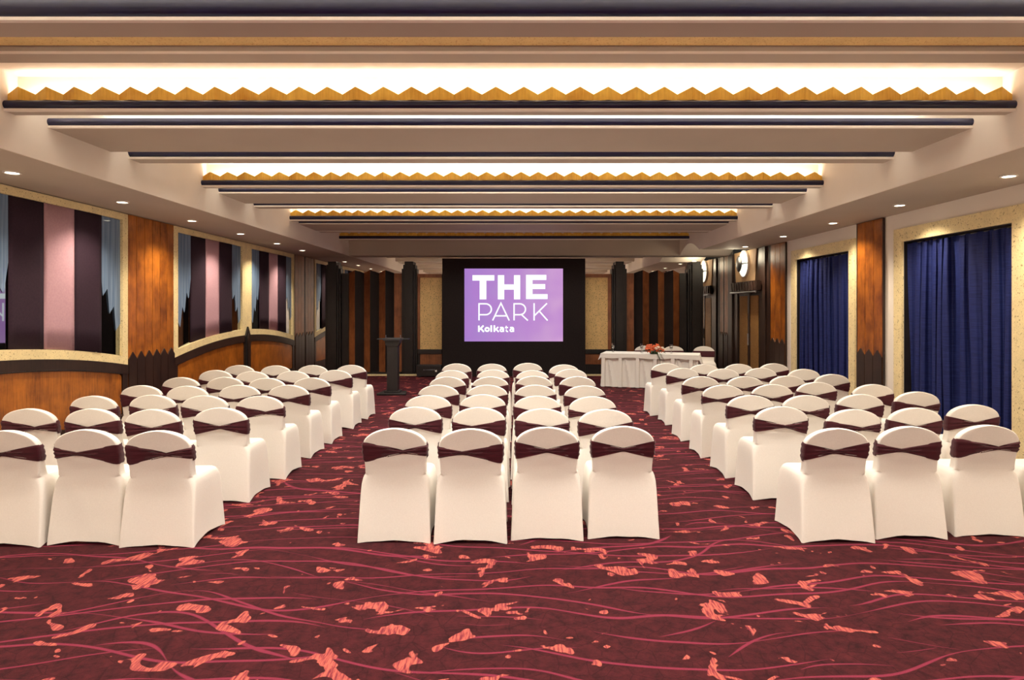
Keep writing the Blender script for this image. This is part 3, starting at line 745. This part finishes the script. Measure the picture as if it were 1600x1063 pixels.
CNAME = {'left': ['beside mirrored wall', 'second from mirrored wall', 'second from aisle', 'on the aisle'],
         'middle': ['on the lectern side', 'second from lectern side', 'second from table side', 'on the table side'],
         'right': ['on the aisle', 'second from aisle', 'second from curtained wall', 'beside curtained wall']}
for blk, rows in (('left', LEFT), ('middle', MIDDLE), ('right', RIGHT)):
    for r, row in enumerate(rows):
        off = 4 - len(row)
        for c, (x, y) in enumerate(row):
            chair(x, y, R(rc_.uniform(-1.0, 1.0)), f'white chair with maroon sash, {blk} block, {ROWN[r]}, {CNAME[blk][c + off]}', f'chairs of the {blk} block',
                  (1, 2, 0, 0)[c] if r == 0 and blk == 'middle' else None)

# ------------------------------------------------------------------ head table
TA = R(-17.0); tc = Vector((3.30, 15.45))
ca, sa = cos(TA), sin(TA)
def T(u, v, z): return (tc.x + u * ca - v * sa, tc.y + u * sa + v * ca, z)
HL, HD, TZ = 1.12, .40, .80
tb = thing('head_table', (tc.x, tc.y, 0), 'long table draped in white linen with pleated skirt, in front of the right folding screen', 'table')
mb = MB()
mb.add([T(u, v, z) for z in (TZ - .03, TZ - .002) for u, v in ((-HL, -HD), (HL, -HD), (HL, HD), (-HL, HD))], [(0, 3, 2, 1), (4, 5, 6, 7), (0, 1, 5, 4), (1, 2, 6, 5), (2, 3, 7, 6), (3, 0, 4, 7)])
mb.build('table_top', 'black', tb)
per = 2 * (2 * HL + 2 * HD)
def along(s, o):
    h, d = HL + o, HD + o; L1, L2 = 2 * h, 2 * d; P = 2 * (L1 + L2); s = (s % 1) * P
    if s < L1: return (-h + s, -d, 0, -1)
    s -= L1
    if s < L2: return (h, -d + s, 1, 0)
    s -= L2
    if s < L1: return (h - s, d, 0, 1)
    return (-h, d - (s - L1), -1, 0)
def skirt(u, v):
    a, b, nx, ny = along(u, .004)
    ph = (u * 15) % 1
    if ph < .2: w_ = .022
    else:
        q = (ph - .2) / .8; c = .18 + .45 * (1 - v)
        w_ = -.045 + .050 * max(0, 1 - abs(q - c) / (.10 + .16 * (1 - v))) + .012 * max(0, 1 - abs(q - .82) / .12) * (1 - v)
    fl = (1 - v) * .05
    return T(a + nx * (w_ + fl), b + ny * (w_ + fl), .012 + (TZ - .02) * v)
MB().grid(skirt, 540, 6, True).build('skirt', 'cloth', tb, smooth=35)
# overlay cloth with short drop
mb = MB()
mb.add([T(u, v, TZ + .004) for u, v in ((-HL - .02, -HD - .02), (HL + .02, -HD - .02), (HL + .02, HD + .02), (-HL - .02, HD + .02))], [(0, 1, 2, 3)])
def drop(u, v):
    a, b, nx, ny = along(u, .026); s = abs(((u * per) % .6) - .3)
    side = abs(nx)
    dr = .10 + (.16 if nx > 0 else .05 if nx < 0 else 0) + .012 * sin(40 * u)
    f = (1 - v)
    wob = f * (.012 + .02 * side * sin(u * 160) + .035 * side)
    return T(a + nx * wob, b + ny * wob, TZ + .004 - dr * f)
mb.grid(drop, 320, 4, True)
mb.build('overlay_cloth', 'cloth', tb, smooth=50)
for u, v in ((-HL + .1, -HD + .1), (HL - .1, -HD + .1), (HL - .1, HD - .1), (-HL + .1, HD - .1)):
    p = T(u, v, 0); MB().tube([(p[0], p[1], 0), (p[0], p[1], TZ - .03)], .02, 8).build('leg', 'metal', tb)
# chairs behind the table, facing the room
for i, (x, y) in enumerate(((3.36, 16.45), (4.06, 16.33), (4.83, 16.25))):
    chair(x, y + .05, pi + R((-2, 4, -14)[i]), 'white covered chair behind the white table, ' + ('behind the flowers', 'middle one of the three', 'at the right end of the table')[i], 'chairs behind the head table', 0)
# goblets
def goblet(x, y, label):
    t = thing('water_goblet', (x, y, TZ + .004), label, 'glass', 'goblets on the head table'); z = TZ + .004
    MB().lathe([(.036, 0), (.034, .004), (.006, .012), (.005, .07), (.007, .085)], (x, y, z), 20).build('stem_and_foot', 'glass', t, smooth=50)
    MB().lathe([(.007, .085), (.028, .105), (.040, .14), (.038, .18), (.033, .215), (.031, .215), (.036, .18), (.038, .14), (.026, .108), (.0005, .092)], (x, y, z), 24).build('bowl', 'glass', t, smooth=50)
    MB().lathe([(.0005, .093), (.0255, .1085), (.0372, .14), (.0365, .155), (.0005, .155)], (x, y, z), 20).build('water', 'glass', t, smooth=50)
for (u, v), lb in zip(((-.93, .15), (-.22, .05), (.48, .05)), ('stemmed water goblet at the left end of the white table', 'stemmed water goblet on the white table just left of the flowers', 'stemmed water goblet on the white table just right of the flowers')):
    p = T(u, v, 0); goblet(p[0], p[1], lb)
# flowers
fc = T(.10, -.29, TZ + .004)
fl = thing('flower_arrangement', fc, 'low arrangement of orange lilies and white roses with green leaves on the white table', 'flowers')
rf = random.Random(11)
MB().lathe([(.09, 0), (.10, .03), (.08, .06), (.0001, .06)], fc, 20).build('bowl', 'leaf', fl, smooth=40)
def petal_flower(c, rad, n, mat, nrm):
    nrm = Vector(nrm).normalized(); u = nrm.cross(Vector((.3, .1, 1))).normalized(); w_ = nrm.cross(u)
    mb = MB()
    for i in range(n):
        a = 2 * pi * i / n + rf.random() * .3; dr = u * cos(a) + w_ * sin(a); td = nrm.cross(dr)
        vs = []
        for k in range(6):
            f = k / 5; wd = rad * .27 * sin(pi * min(1, f * .9 + .08)); q = Vector(c) + dr * rad * f + nrm * rad * (.55 * f - .75 * f * f * f)
            vs += [tuple(q - td * wd + nrm * .004), tuple(q), tuple(q + td * wd + nrm * .004)]
        mb.add(vs, [(3 * k + j, 3 * k + j + 1, 3 * k + j + 4, 3 * k + j + 3) for k in range(5) for j in range(2)])
    return mb
for i in range(11):
    a = rf.uniform(0, 2 * pi); rr = rf.uniform(.04, .21); q = (fc[0] + rr * cos(a) * 1.05, fc[1] + rr * sin(a) * .5 - .03, fc[2] + .10 + .10 * rf.random() - rr * .15)
    petal_flower(q, rf.uniform(.07, .095), 6, 'lily', (q[0] - fc[0], q[1] - fc[1] - .15, .12)).build('lily', 'lily', fl, smooth=80)
for i in range(5):
    q = (fc[0] + .06 + .05 * i - .02, fc[1] - .04 + rf.uniform(-.05, .05), fc[2] + .16 + rf.uniform(-.04, .04) - .015 * i)
    m = petal_flower(q, .05, 5, 'rose', (.2, -.6, .8)); m.v += []
    m2 = petal_flower((q[0], q[1] - .012, q[2] + .01), .034, 5, 'rose', (.1, -.6, .9)); m.add(m2.v, m2.f)
    m.build('rose', 'rose', fl, smooth=80)
for dx, dy, ln, dz in ((-.32, -.02, .2, -.02), (-.25, -.12, .2, .0), (.10, -.26, .24, -.24), (.2, -.26, .26, -.22), (.26, -.1, .2, -.05), (-.1, -.2, .16, -.03), (.03, .12, .14, .12)):
    s = Vector(fc) + Vector((dx * .3, dy * .3, .07)); e = Vector(fc) + Vector((dx, dy, .07 + dz)); md = (s + e) / 2 + Vector((0, -.03, .06)); td = (e - s).cross(Vector((0, .5, 1))).normalized(); vs = []
    for k in range(7):
        f = k / 6; q = s * (1 - f) ** 2 + md * 2 * f * (1 - f) + e * f * f; wd = .045 * sin(pi * min(1, .06 + .94 * f))
        vs += [tuple(q - td * wd), tuple(q + Vector((0, 0, -.006))), tuple(q + td * wd)]
    MB().add(vs, [(3 * k + j, 3 * k + j + 1, 3 * k + j + 4, 3 * k + j + 3) for k in range(6) for j in range(2)]).build('leaf', 'leaf', fl, smooth=80)
